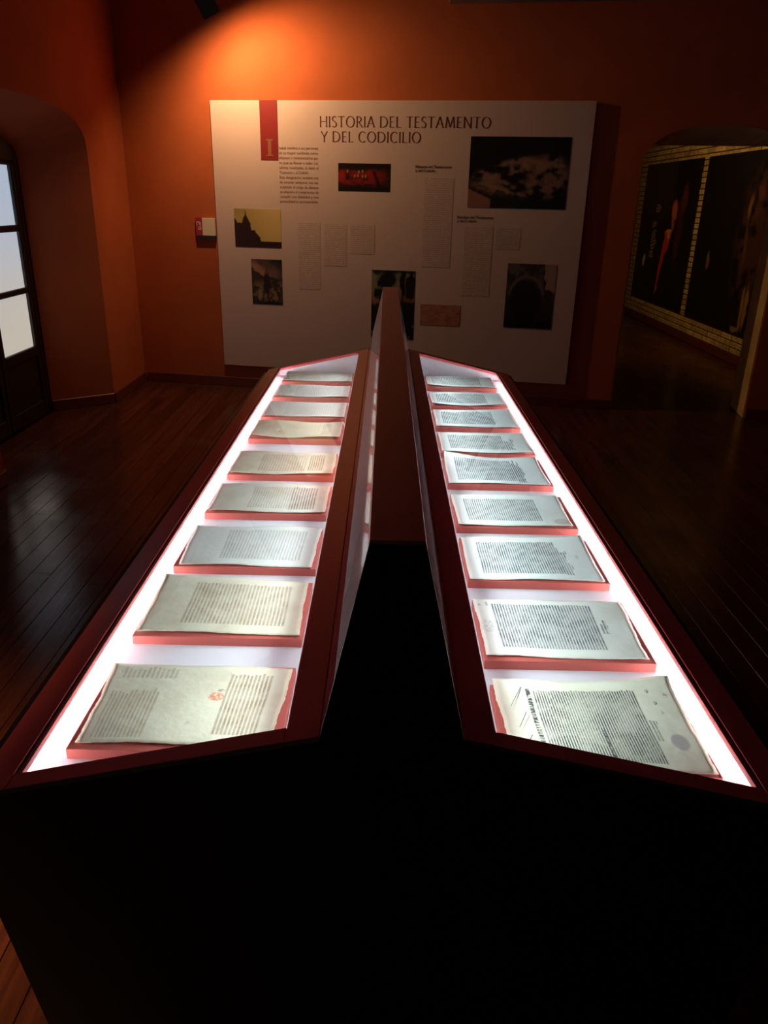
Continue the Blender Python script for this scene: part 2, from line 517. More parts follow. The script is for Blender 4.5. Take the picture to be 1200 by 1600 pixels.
def blob(u, v, cu, cv, ru, rv, soft=0.35, ang=0.0):
    du = u-cu; dv = v-cv
    x = (du*math.cos(ang)+dv*math.sin(ang))/ru; y = (-du*math.sin(ang)+dv*math.cos(ang))/rv
    return 1-sst(np.sqrt(x*x+y*y), 1-soft, 1+soft)
def polymask(u, v, poly):
    inside = np.zeros(u.shape, bool); n = len(poly)
    for i in range(n):
        x0, y0 = poly[i]; x1, y1 = poly[(i+1) % n]
        cond = ((y0 > v) != (y1 > v)) & (u < (x1-x0)*(v-y0)/((y1-y0) if y1 != y0 else 1e-9)+x0)
        inside ^= cond
    return inside.astype(float)

def picture(name, corner, eu, ev, w, h, normal, func, parent, nu=80, nv=80, thick=0.004):
    """a printed sheet: front grid coloured by func(u,v), v up; with sides so it has thickness"""
    corner = Vector(corner); eu = Vector(eu); ev = Vector(ev); normal = Vector(normal)
    verts = []; faces = []
    us = np.linspace(0, 1, nu); vs = np.linspace(0, 1, nv)
    Uu, Vv = np.meshgrid(us, vs)
    colr = np.clip(func(Uu, Vv), 0, 1).reshape(-1, 3)
    for v in vs:
        for u in us: verts.append(corner+eu*(w*u)+ev*(h*v)+normal*thick)
    for j in range(nv-1):
        for i in range(nu-1): faces.append((j*nu+i, j*nu+i+1, (j+1)*nu+i+1, (j+1)*nu+i))
    ringi = [i for i in range(nu)] + [j*nu+nu-1 for j in range(1, nv)] + [(nv-1)*nu+i for i in range(nu-2, -1, -1)] + [j*nu for j in range(nv-2, 0, -1)]
    b = len(verts)
    for i in ringi: verts.append(verts[i]-normal*thick)
    nrm = len(ringi)
    for k in range(nrm): faces.append((ringi[k], b+k, b+(k+1) % nrm, ringi[(k+1) % nrm]))
    colr = np.vstack([colr, colr[ringi]])
    o = mk(name, verts, faces, M['print'], parent)
    at = o.data.color_attributes.new('Col', 'FLOAT_COLOR', 'POINT')
    at.data.foreach_set('color', np.hstack([colr, np.ones((len(colr), 1))]).astype(np.float32).ravel())
    return o

# ------------------------------------------------------------------ lettering
def stroke_letters():
    G = {}
    def arc(cx, cy, rx, ry, a0, a1, n=14):
        return [(cx+rx*math.cos(math.radians(a0+(a1-a0)*i/n)), cy+ry*math.sin(math.radians(a0+(a1-a0)*i/n))) for i in range(n+1)]
    G['H'] = (0.78, [[(.09, 0), (.09, 1)], [(.69, 0), (.69, 1)], [(.09, .52), (.69, .52)]])
    G['I'] = (0.20, [[(.10, 0), (.10, 1)]])
    G['S'] = (0.52, [arc(.27, .76, .19, .23, 35, 210, 10)+arc(.25, .26, .21, .25, 60, -145, 12)])
    G['T'] = (0.66, [[(.33, 0), (.33, 1)], [(.02, .97), (.64, .97)]])
    G['O'] = (0.90, [arc(.45, .5, .38, .49, 0, 360, 28)])
    G['R'] = (0.64, [[(.10, 0), (.10, 1)], [(.10, .97), (.25, .97)]+arc(.27, .74, .22, .23, 90, -90, 10)+[(.10, .51)], [(.26, .51), (.62, 0)]])
    G['A'] = (0.78, [[(.05, 0), (.39, 1)], [(.39, 1), (.73, 0)], [(.17, .36), (.61, .36)]])
    G['D'] = (0.82, [[(.10, 0), (.10, 1)], [(.10, .97), (.30, .97)]+arc(.32, .5, .42, .47, 90, -90, 16)+[(.10, .03)]])
    G['E'] = (0.54, [[(.10, 0), (.10, 1)], [(.10, .97), (.48, .97)], [(.10, .52), (.42, .52)], [(.10, .03), (.50, .03)]])
    G['L'] = (0.52, [[(.10, 0), (.10, 1)], [(.10, .03), (.50, .03)]])
    G['M'] = (0.96, [[(.08, 0), (.18, 1)], [(.18, 1), (.48, .08)], [(.48, .08), (.78, 1)], [(.78, 1), (.88, 0)]])
    G['N'] = (0.82, [[(.10, 0), (.10, 1)], [(.10, 1), (.72, 0)], [(.72, 0), (.72, 1)]])
    G['Y'] = (0.66, [[(.33, 0), (.33, .48)], [(.33, .48), (.03, 1)], [(.33, .48), (.63, 1)]])
    G['C'] = (0.74, [arc(.43, .5, .36, .49, 48, 312, 22)])
    return G
GL = stroke_letters()

def text_strokes(txt, track=0.11, space=0.36, thick=0.118, thin=0.054):
    """flat polygons (2D quads) for a line of flared roman capitals, cap height 1"""
    quads = []; x = 0.0
    for ch in txt:
        if ch == ' ': x += space; continue
        wd, st = GL[ch]
        for pl in st:
            n = len(pl)
            closed = math.dist(pl[0], pl[-1]) < 1e-6
            L = []; R_ = []
            for i, p in enumerate(pl):
                if closed: a = pl[(i-1) % (n-1)] if i else pl[n-2]; b = pl[(i+1) % (n-1)] if i < n-1 else pl[1]
                else: a = pl[max(i-1, 0)]; b = pl[min(i+1, n-1)]
                dx, dy = b[0]-a[0], b[1]-a[1]; l = math.hypot(dx, dy) or 1
                dx /= l; dy /= l
                w = thin+(thick-thin)*abs(dy)**1.4
                if n == 2: w *= 1.22            # flared ends
                L.append((x+p[0]-dy*w/2, p[1]+dx*w/2)); R_.append((x+p[0]+dy*w/2, p[1]-dx*w/2))
            if n == 2:                          # waist in the middle of straight strokes
                mid = lambda A_, B_, k: (A_[0]*(1-k)+B_[0]*k, A_[1]*(1-k)+B_[1]*k)
                cL = [L[0]]; cR = [R_[0]]
                for k in (0.18, 0.5, 0.82):
                    l_, r_ = mid(L[0], L[1], k), mid(R_[0], R_[1], k)
                    cL.append(mid(l_, r_, 0.12)); cR.append(mid(l_, r_, 0.88))
                L = cL+[L[1]]; R_ = cR+[R_[1]]
            for i in range(len(L)-1): quads.append((L[i], R_[i], R_[i+1], L[i+1]))
        x += wd+track
    return quads, x-track

def letter_line(name, txt, s0, s1, z0, z1, off, mat, parent, **k):
    _, wd = text_strokes(txt, **k)
    kx = (s1-s0)/wd; kz = z1-z0
    root = empty(name, WB((s0+s1)/2, z0, off), parent)
    x = 0.0
    for ch in txt:
        if ch == ' ': x += 0.36; continue
        q, w1 = text_strokes(ch, **k)
        V = []; Fc = []
        for quad in q:
            b = len(V)
            V += [WB(s0+(x+p[0])*kx, z0+p[1]*kz, off) for p in quad]
            Fc.append((b, b+1, b+2, b+3))
        mk('letter', V, Fc, mat, root)
        x += w1+0.11
    return root

def font_line(name, txt, s0, z0, size, off, mat, parent, width=None):
    cu = bpy.data.curves.new(name, 'FONT'); cu.body = txt; cu.size = size
    cu.resolution_u = 2
    t = bpy.data.objects.new(name, cu); COL.objects.link(t)
    dg = bpy.context.evaluated_depsgraph_get()
    me = bpy.data.meshes.new_from_object(t.evaluated_get(dg))
    bpy.data.objects.remove(t); bpy.data.curves.remove(cu)
    xs = [v.co.x for v in me.vertices]
    k = width/(max(xs)-min(xs)) if width else 1.0
    x0 = min(xs)
    V = [WB(s0+(v.co.x-x0)*k, z0+v.co.y, off) for v in me.vertices]
    Fc = [tuple(p.vertices) for p in me.polygons]
    bpy.data.meshes.remove(me)
    return mk(name, V, Fc, mat, parent)

# ------------------------------------------------------------------ big information panel on the back wall
panel = empty('information_panel', WB(2.3, 0.2, 0.02))
tag(panel, 'large pale information panel with photographs and the title HISTORIA DEL TESTAMENTO on the back wall', 'panel')
PO = 0.035                                 # front of the panel
def plate(name, s0, s1, z0, z1, o0, o1, mat, parent, bevel=0):
    mb = MB(); mb.prism([WB(s0, z0, o0), WB(s1, z0, o0), WB(s1, z1, o0), WB(s0, z1, o0)], Vector((NX, NY, 0))*(o1-o0))
    return mb.build(name, mat, parent, bevel=bevel)
PS0, PS1, PZ0, PZ1 = 0.785, 3.806, 0.197, 2.318
plate('panel_board', PS0, PS1, PZ0, PZ1, 0.012, PO, M['panel'], panel, bevel=0.002)
for s, z in ((1.0, 0.5), (3.6, 0.5), (1.0, 2.0), (3.6, 2.0)):
    plate('wall_spacer', s-0.03, s+0.03, z-0.03, z+0.03, 0.0, 0.012, M['lampblack'], panel)
letter_line('title_line', 'HISTORIA DEL TESTAMENTO', 1.692, 3.038, 2.130, 2.207, PO+0.0015, M['ink'], panel)
letter_line('title_line', 'Y DEL CODICILIO', 1.702, 2.504, 2.024, 2.100, PO+0.0015, M['ink'], panel)
rb = plate('ribbon', 1.200, 1.346, 1.888, 2.3185, PO, PO+0.003, M['ribbon'], panel)
tag(rb, 'dark red hanging ribbon with a pale roman numeral one')
mbn = []
for (a, b, c_, d_) in ((1.262, 1.290, 1.925, 2.030), (1.246, 1.306, 1.915, 1.925), (1.246, 1.306, 2.030, 2.040)):
    mbn.append((a, b, c_, d_))
V = []; Fc = []
for a, b, c_, d_ in mbn:
    k = len(V); V += [WB(a, c_, PO+0.0045), WB(b, c_, PO+0.0045), WB(b, d_, PO+0.0045), WB(a, d_, PO+0.0045)]; Fc.append((k, k+1, k+2, k+3))
mk('numeral', V, Fc, M['gold'], rb)
PARA = ['Isabel nombra a sus personas', 'de su mayor confianza como', 'albaceas o testamentarios pa-', 'ra que se lleven a cabo sus',
        'ultimas voluntades, es decir el', 'Testamento y el Codicilo.', 'Esta designacion tambien era', 'de caracter temporal, una vez',
        'aceptado el cargo de albacea', 'se adquiere el compromiso de', 'cumplir con fidelidad y con', 'puntualidad lo encomendado.']
for i, tx in enumerate(PARA):
    font_line('paragraph_line', tx, 1.352, 1.968-i*0.0362, 0.030, PO+0.0015, M['ink3'], panel, width=0.245 if i == 5 else 0.325)
for (tx, s0, z0, wd) in (('Historia del Testamento', 2.468, 1.846, 0.285), ('y del Codicilo', 2.468, 1.818, 0.155),
                         ('Estudios del Testamento', 2.818, 1.484, 0.285), ('y del Codicilo', 2.818, 1.456, 0.155)):
    for dz in (0, 0.0008):
        font_line('heading_line', tx, s0+dz, z0+dz, 0.029, PO+0.0015+dz, M['ink2'], panel, width=wd)
for (s0, s1, z0, z1) in ((1.497, 1.690, 0.886, 1.415), (1.722, 1.915, 1.082, 1.412), (1.946, 2.150, 1.187, 1.412),
                         (2.548, 2.778, 1.102, 1.775), (2.884, 3.112, 0.887, 1.424), (3.132, 3.330, 1.259, 1.420)):
    plate('text_column', s0, s1, z0, z1, PO, PO+0.0012, M['rows'], panel)

def pic_church(u, v):
    c = lerp(np.zeros(u.shape+(3,))+np.array((0.45, 0.36, 0.12)), (0.66, 0.50, 0.22), sst(u, 0.1, 0.9))
    c = lerp(c, (0.30, 0.25, 0.10), 0.6*sst(v, 0.7, 1.0)*(1-sst(u, 0.0, 0.4)))
    sil = polymask(u, v, [(-.1, -.1), (1.1, -.1), (1.1, .16), (.56, .16), (.55, .26), (.45, .40), (.44, .45), (.40, .45), (.36, .44), (.345, .64),
                          (.33, .66), (.29, .76), (.255, .84), (.25, .95), (.235, .95), (.235, .84), (.20, .78), (.17, .66), (.16, .62), (.12, .64), (.07, .63), (.03, .72), (-.1, .85)])
    return lerp(c, (0.035, 0.012, 0.012), sil)
def pic_crowd(u, v):
    u, v = u+0.08*(fbm(u, v, 8, 311)-.5), v+0.08*(fbm(u, v, 8, 317)-.5)
    c = lerp(np.zeros(u.shape+(3,))+np.array((0.20, 0.12, 0.11)), (0.02, 0.022, 0.028), sst(v+0.35*u-0.35*vnoise(u, v, 4, 5), 0.62, 1.05))
    c = lerp(c, (0.36, 0.19, 0.15), blob(u, v, .25, .76, .35, .10, .6, -0.4))
    c = lerp(c, (0.05, 0.03, 0.028), polymask(u, v, [(-.1, -.1), (1.1, -.1), (1.1, .55), (.85, .60), (.6, .62), (.3, .66), (.22, .72), (.08, .74), (.04, .84), (-.1, .86)]))
    n = fbm(u, v, 9, 21)
    c = lerp(c, (0.28, 0.19, 0.14), sst(n, 0.52, 0.68)*(1-sst(v, 0.35, 0.6))*0.8)
    c = lerp(c, (0.34, 0.26, 0.20), blob(u, v, .26, .22, .08, .12, .5)*0.8)
    c = lerp(c, (0.022, 0.02, 0.022), blob(u, v, .50, .50, .10, .25, .3))
    c = lerp(c, (0.16, 0.08, 0.06), blob(u, v, .50, .70, .035, .035, .3))
    c = lerp(c, (0.012, 0.01, 0.012), 1-sst(v, 0.0, 0.14))
    return c
def pic_redroom(u, v):
    n = fbm(u, v, 6, 40)
    c = np.zeros(u.shape+(3,))+np.array((0.03, 0.009, 0.009))
    c = lerp(c, (0.26, 0.014, 0.018), sst(n, 0.35, 0.65)*blob(u, v, .42, .50, .52, .30, .5))
    c = lerp(c, (0.42, 0.02, 0.018), blob(u, v, .07, .55, .07, .20, .5)*0.8)
    c = lerp(c, (0.34, 0.012, 0.03), blob(u, v, .58, .62, .06, .12, .5)*0.8)
    c = lerp(c, (0.008, 0.005, 0.005), polymask(u, v, [(.70, .74), (.86, .15), (.76, .12), (.66, .72)])*0.8)
    c = lerp(c, (0.55, 0.36, 0.22), sum(blob(u, v, x, y, .012, .055, .5) for x, y in ((.18, .72), (.32, .54), (.38, .56), (.47, .54), (.53, .54), (.40, .70), (.47, .72))).clip(0, 1)*0.85)
    c = lerp(c, (0.012, 0.006, 0.005), np.maximum(sst(v, 0.76, 0.86), 1-sst(v, 0.06, 0.2)))
    return c
def pic_tomb(u, v):
    n = fbm(u, v, 11, 60); n2 = fbm(u, v, 5, 63)
    c = np.zeros(u.shape+(3,))+np.array((0.008, 0.007, 0.008))
    body = np.maximum.reduce([blob(u, v, .38, .55, .36, .11, .3, 0.42), blob(u, v, .56, .63, .10, .10, .3), blob(u, v, .80, .45, .20, .30, .3), blob(u, v, .45, .30, .40, .14, .4, -0.15), blob(u, v, .16, .45, .10, .07, .3)])
    c = lerp(c, (0.26, 0.17, 0.15), body*sst(n, 0.36, 0.62))
    c = lerp(c, (0.40, 0.24, 0.17), body*sst(n2, 0.55, 0.70)*0.7)
    c = lerp(c, (0.30, 0.15, 0.12), polymask(u, v, [(-.1, -.1), (.23, -.1), (.23, .13), (-.1, .33)]))
    c = lerp(c, (0.01, 0.01, 0.01), polymask(u, v, [(.23, -.1), (.23, .16), (.32, .30), (.40, .20), (.60, .16), (.62, -.1)])*0.75)
    c = lerp(c, (0.36, 0.26, 0.22), blob(u, v, .33, .27, .16, .012, .5, -0.38)*0.8)
    return c
def pic_figures(u, v):
    u, v = u+0.22*(fbm(u, v, 6, 301)-.5), v+0.16*(fbm(u, v, 6, 307)-.5)
    n = fbm(u, v, 12, 80)
    c = lerp(np.zeros(u.shape+(3,))+np.array((0.30, 0.17, 0.12)), (0.24, 0.27, 0.17), sst(v, 0.6, 0.85))
    c = lerp(c, (0.02, 0.025, 0.018), sst(v, 0.93, 1.0))
    dark = np.maximum.reduce([blob(u, v, .36, .86, .20, .14, .25), blob(u, v, .93, .80, .10, .24, .25), blob(u, v, .72, .78, .10, .26, .25, 0.15), blob(u, v, .20, .66, .10, .08, .3), 1-sst(v, 0.52, 0.60)])
    c = lerp(c, (0.012, 0.012, 0.014), dark)
    c = lerp(c, (0.22, 0.09, 0.04), blob(u, v, .86, .60, .12, .035, .4, -0.2))
    c = lerp(c, (0.30, 0.22, 0.19), sst(n, 0.66, 0.78)*(1-sst(v, 0.36, 0.5))*0.7)
    return c
def pic_map(u, v):
    n = fbm(u, v, 7, 90)
    c = lerp(np.zeros(u.shape+(3,))+np.array((0.42, 0.17, 0.14)), (0.52, 0.25, 0.19), sst(n, 0.3, 0.65))
    return lerp(c, (0.22, 0.09, 0.08), sst(fbm(u, v, 11, 95), 0.62, 0.72)*sst(u, 0.2, 0.5)*0.8)
def pic_cathedral(u, v):
    n = fbm(u, v, 10, 100)
    c = lerp(np.zeros(u.shape+(3,))+np.array((0.045, 0.04, 0.045)), (0.13, 0.11, 0.115), sst(n, 0.4, 0.7)*sst(v, 0.3, 0.8))
    r = np.sqrt(((u-.42)/.42)**2+((v-.46)/.40)**2)
    c = lerp(c, (0.17, 0.15, 0.155), (1-sst(np.abs(r-.85), 0.04, 0.10))*sst(v, 0.45, 0.6))
    c = lerp(c, (0.018, 0.016, 0.018), blob(u, v, .42, .40, .32, .36, .2))
    c = lerp(c, (0.012, 0.012, 0.014), 1-sst(v, 0.05, 0.25))
    return lerp(c, (0.42, 0.29, 0.29), polymask(u, v, [(.74, 1.1), (.78, .88), (.76, .78), (.82, .74), (.80, .62), (.90, .61), (1.0, .56), (1.1, .5), (1.1, 1.1)]))
for fn, s0, s1, z0, z1, lab in ((pic_church, 0.945, 1.352, 1.212, 1.515, 'photograph of a church silhouetted at dusk'),
                                (pic_crowd, 1.078, 1.350, 0.746, 1.117, 'dark painted crowd scene'),
                                (pic_redroom, 1.843, 2.267, 1.668, 1.872, 'photograph of a dark red room with candles'),
                                (pic_tomb, 2.893, 3.652, 1.566, 2.074, 'photograph of a carved stone tomb on black'),
                                (pic_figures, 2.130, 2.496, 0.505, 1.065, 'painted figures partly behind the case ridge'),
                                (pic_map, 2.550, 2.884, 0.637, 0.805, 'faded pinkish document print'),
                                (pic_cathedral, 3.249, 3.637, 0.648, 1.155, 'dark photograph of a stone arch and pale sky')):
    o = picture('photograph', WB(s0, z0, PO), (DX, DY, 0), (0, 0, 1), s1-s0, z1-z0, (NX, NY, 0), fn, panel, thick=0.0025)
    o['label'] = lab

# small wall label beside the panel
wl = empty('wall_label', WB(0.68, 1.25, 0.0))
tag(wl, 'small cream and magenta wall label left of the big panel', 'label')
plate('label_plate', 0.650, 0.765, 1.292, 1.432, 0.006, 0.024, M['labelwhite'], wl, bevel=0.002)
st = plate('magenta_strip', 0.592, 0.650, 1.292, 1.436, 0.006, 0.022, M['magenta'], wl)
for (a, b, c_, d_) in ((0.600, 0.606, 1.372, 1.404), (0.606, 0.628, 1.396, 1.404), (0.622, 0.628, 1.378, 1.396), (0.632, 0.638, 1.366, 1.400),
                       (0.614, 0.640, 1.338, 1.346), (0.614, 0.620, 1.346, 1.362), (0.632, 0.640, 1.346, 1.362), (0.620, 0.634, 1.358, 1.364)):
    plate('white_mark', a, b, c_, d_, 0.022, 0.0235, M['labelmark'], st)
plate('bracket', 0.598, 0.764, 1.258, 1.292, 0.0, 0.024, M['bracket'], wl)

# ------------------------------------------------------------------ banners in the next room
PXF = 3.82
def txt_rows(u, v, u0, u1, v0, v1, n, seed):
    f = ((v-v0)/(v1-v0)*n); fr_ = f-np.floor(f)
    r = np.random.RandomState(seed).rand(n+2)*0.3+0.7
    ln = np.clip(np.floor(f).astype(int), 0, n)
    return ((u > u0) & (u < u0+(u1-u0)*r[ln]) & (v > v0) & (v < v1) & (np.abs(fr_-.5) < .27)).astype(float)
def ban1(u, v):
    u, v = u+0.05*(fbm(u, v, 9, 201)-.5), v+0.06*(fbm(u, v, 9, 207)-.5)
    c = np.zeros(u.shape+(3,))+np.array((0.012, 0.010, 0.009))
    c = lerp(c, (0.05, 0.032, 0.018), (1-sst(u, 0.5, 0.7))*sst(v, 0.4, 0.9))
    c = lerp(c, (0.62, 0.42, 0.17), np.maximum(txt_rows(u, v, .30, .40, .67, .72, 3, 1), np.maximum(txt_rows(u, v, .28, .37, .54, .58, 3, 2), txt_rows(u, v, .28, .38, .33, .52, 10, 3)))*0.75)
    c = lerp(c, (0.95, 0.70, 0.22), blob(u, v, .185, .30, .022, .04, .2))
    c = lerp(c, (0.85, 0.06, 0.04), polymask(u, v, [(.53, .53), (.66, .53), (.64, .42), (.56, .33), (.52, .10), (.49, .08), (.50, .30), (.52, .42)]))
    c = lerp(c, (1.0, 0.42, 0.12), polymask(u, v, [(.55, .53), (.65, .53), (.61, .44)]))
    c = lerp(c, (0.75, 0.17, 0.07), blob(u, v, .665, .67, .05, .07, .25, 0.2))
    c = lerp(c, (0.60, 0.12, 0.05), blob(u, v, .65, .58, .025, .05, .4, 0.2))
    c = lerp(c, (0.16, 0.04, 0.03), blob(u, v, .80, .74, .045, .10, .5, -0.15))
    c = lerp(c, (0.08, 0.022, 0.025), blob(u, v, .77, .52, .05, .22, .5))
    return c
def ban2(u, v):
    u, v = u+0.05*(fbm(u, v, 9, 211)-.5), v+0.06*(fbm(u, v, 9, 217)-.5)
    n = fbm(u, v, 14, 120)
    c = np.zeros(u.shape+(3,))+np.array((0.010, 0.008, 0.009))
    c = lerp(c, (0.07, 0.025, 0.025), blob(u, v, .70, .50, .16, .38, .4)*sst(n, 0.35, 0.6))
    c = lerp(c, (0.24, 0.12, 0.06), blob(u, v, .628, .70, .018, .06, .5, -0.05))
    c = lerp(c, (0.13, 0.045, 0.035), blob(u, v, .72, .76, .035, .09, .6)*sst(n, 0.3, 0.55))
    c = lerp(c, (0.12, 0.05, 0.035), blob(u, v, .64, .50, .015, .12, .6))
    c = lerp(c, (0.32, 0.17, 0.09), np.maximum(blob(u, v, .735, .14, .018, .12, .3, 0.02), blob(u, v, .775, .15, .018, .12, .3)))
    c = lerp(c, (0.32, 0.17, 0.09), blob(u, v, .69, .035, .045, .018, .3))
    c = lerp(c, (0.22, 0.13, 0.06), blob(u, v, .21, .37, .02, .05, .3))
    return c
for (y0, y1), fn, lab in ((posters_y[0], ban1, 'black banner with a red lit figure, farther one on the brick wall beyond the arch'),
                          (posters_y[1], ban2, 'black banner with a pale legged standing figure, nearer one beyond the arch')):
    t = empty('banner', (BRX-0.02, (y0+y1)/2, 0.32)); tag(t, lab, 'banner', 'black banners on the brick wall')
    MB().box(PXF+0.002, BRX-0.013, y0, y1, 0.322, 2.172).build('banner_frame', M['lampblack'], t)
    picture('banner_print', (PXF+0.002, y1, 0.322), (0, -1, 0), (0, 0, 1), y1-y0, 1.85, (-1, 0, 0), fn, t, nu=150, nv=150, thick=0.002)

# ------------------------------------------------------------------ track lamps
def track_lamp(loc, aim, label, lit=None, size=2.9, blend=0.25, tint=(1.0, 0.56, 0.22), power=0, beige=False):
    loc = Vector(loc); aim = Vector(aim).normalized()
    t = empty('track_lamp', (loc.x, loc.y, loc.z)); tag(t, label, 'lamp', 'track lamps under the ceiling')
    q = aim.cross(Vector((0, 1, 0))).normalized(); w = aim.cross(q)
    h = 0.062
    def P(a, b, c_): return loc+q*a+w*b+aim*c_
    mb = MB(); L0, L1 = -0.16, 0.02
    outer = [P(-h, -h, L0), P(h, -h, L0), P(h, h, L0), P(-h, h, L0), P(-h, -h, L1), P(h, -h, L1), P(h, h, L1), P(-h, h, L1)]
    k = h-0.008
    mb.add(outer, [(3, 2, 1, 0), (0, 1, 5, 4), (1, 2, 6, 5), (2, 3, 7, 6), (3, 0, 4, 7)])
    inner = [P(-k, -k, L1), P(k, -k, L1), P(k, k, L1), P(-k, k, L1), P(-k, -k, L1-0.012), P(k, -k, L1-0.012), P(k, k, L1-0.012), P(-k, k, L1-0.012)]
    b = 8
    mb.v += [tuple(v) for v in inner]
    mb.f += [(4, 5, b+1, b), (5, 6, b+2, b+1), (6, 7, b+3, b+2), (7, 4, b, b+3), (b, b+1, b+5, b+4), (b+1, b+2, b+6, b+5), (b+2, b+3, b+7, b+6), (b+3, b, b+4, b+7), (b+4, b+5, b+6, b+7)]
    mb.build('lamp_head', M['lampblack'], t)
    mb = MB()
    top = Vector((loc.x, loc.y, CEIL-0.001))
    mb.tube(P(0, 0, -0.10), Vector((loc.x, loc.y, loc.z+0.26)), 0.012); mb.tube(Vector((loc.x, loc.y, loc.z+0.25)), top, 0.012)
    mb.build('stem', M['lampblack'], t)
    MB().box(loc.x-0.05, loc.x+0.05, loc.y-0.03, loc.y+0.03, CEIL-0.04, CEIL-0.001).build('ceiling_mount', M['lampblack'], t)
    if beige:
        bb = P(-h-0.002, 0, -0.09) if (P(-h, 0, 0)-P(h, 0, 0)).x > 0 else P(h+0.002, 0, -0.09)
        dirx = (bb-P(0, 0, -0.09)).normalized()
        MB().tube(bb, bb+dirx*0.045, 0.03, 0.024).build('tilt_knob', M['lampsteel'], t, smooth=False)
    if lit:
        ld = bpy.data.lights.new('lamp_beam', 'SPOT'); ld.energy = power; ld.color = tint
        ld.spot_size = size; ld.spot_blend = blend; ld.shadow_soft_size = 0.03
        lo = bpy.data.objects.new('lamp_beam', ld); COL.objects.link(lo); lo.parent = t
        lo.location = aim*(L1+0.012)
        lo.rotation_euler = aim.to_track_quat('-Z', 'Y').to_euler()
    return t
def wdir(ds, dz, dn): return Vector((DX*ds+NX*dn, DY*ds+NY*dn, dz))
track_lamp((-1.303, 6.368, 2.818), wdir(0.42, -1.0, -0.5), 'lit black track lamp washing the orange wall above the panel', True, 2.97, 0.75, power=SPOT_POWER, beige=True)
track_lamp((1.294, 6.008, 2.90), wdir(-0.2, -1.0, -0.3), 'unlit black track lamp above the right part of the panel')
track_lamp((-2.0, 0.4, 2.95), (0.65, 0.75, -2.95), 'black track lamp behind the viewer lighting the left floor', True, 0.80, 0.85, power=SPOT2_POWER)
lamp = track_lamp((1.9, 8.8, 2.6), (1.9, 0.6, -0.6), 'black lamp in the brick room aimed at the banners', True, 2.6, 0.7, tint=(1.0, 0.60, 0.20), power=NEXT_ROOM_POWER)

# ------------------------------------------------------------------ the display case
WI, WO, WB_, WE = 0.1381, 0.5, 0.0924, 0.562
YN, YI0, YI1, YF = 0.7908, 0.8316, 3.5512, 3.592
SL = 0.2305
def zt(x): return 0.9541-SL*(abs(x)-WI)
ZTOP, WT_ = 1.2408, 0.032
ZFL = 0.832
case = empty('display_case', (0, (YN+YF)/2, 0))
tag(case, 'long ridge-backed display case with two lit glass trays in the middle of the room', 'display case')
prof = [(-WT_, ZTOP), (-WB_, zt(WB_)), (-WE, zt(WE)), (-0.580, 0.845), (-0.445, 0.02), (0.445, 0.02), (0.580, 0.845), (WE, zt(WE)), (WB_, zt(WB_)), (WT_, ZTOP)]
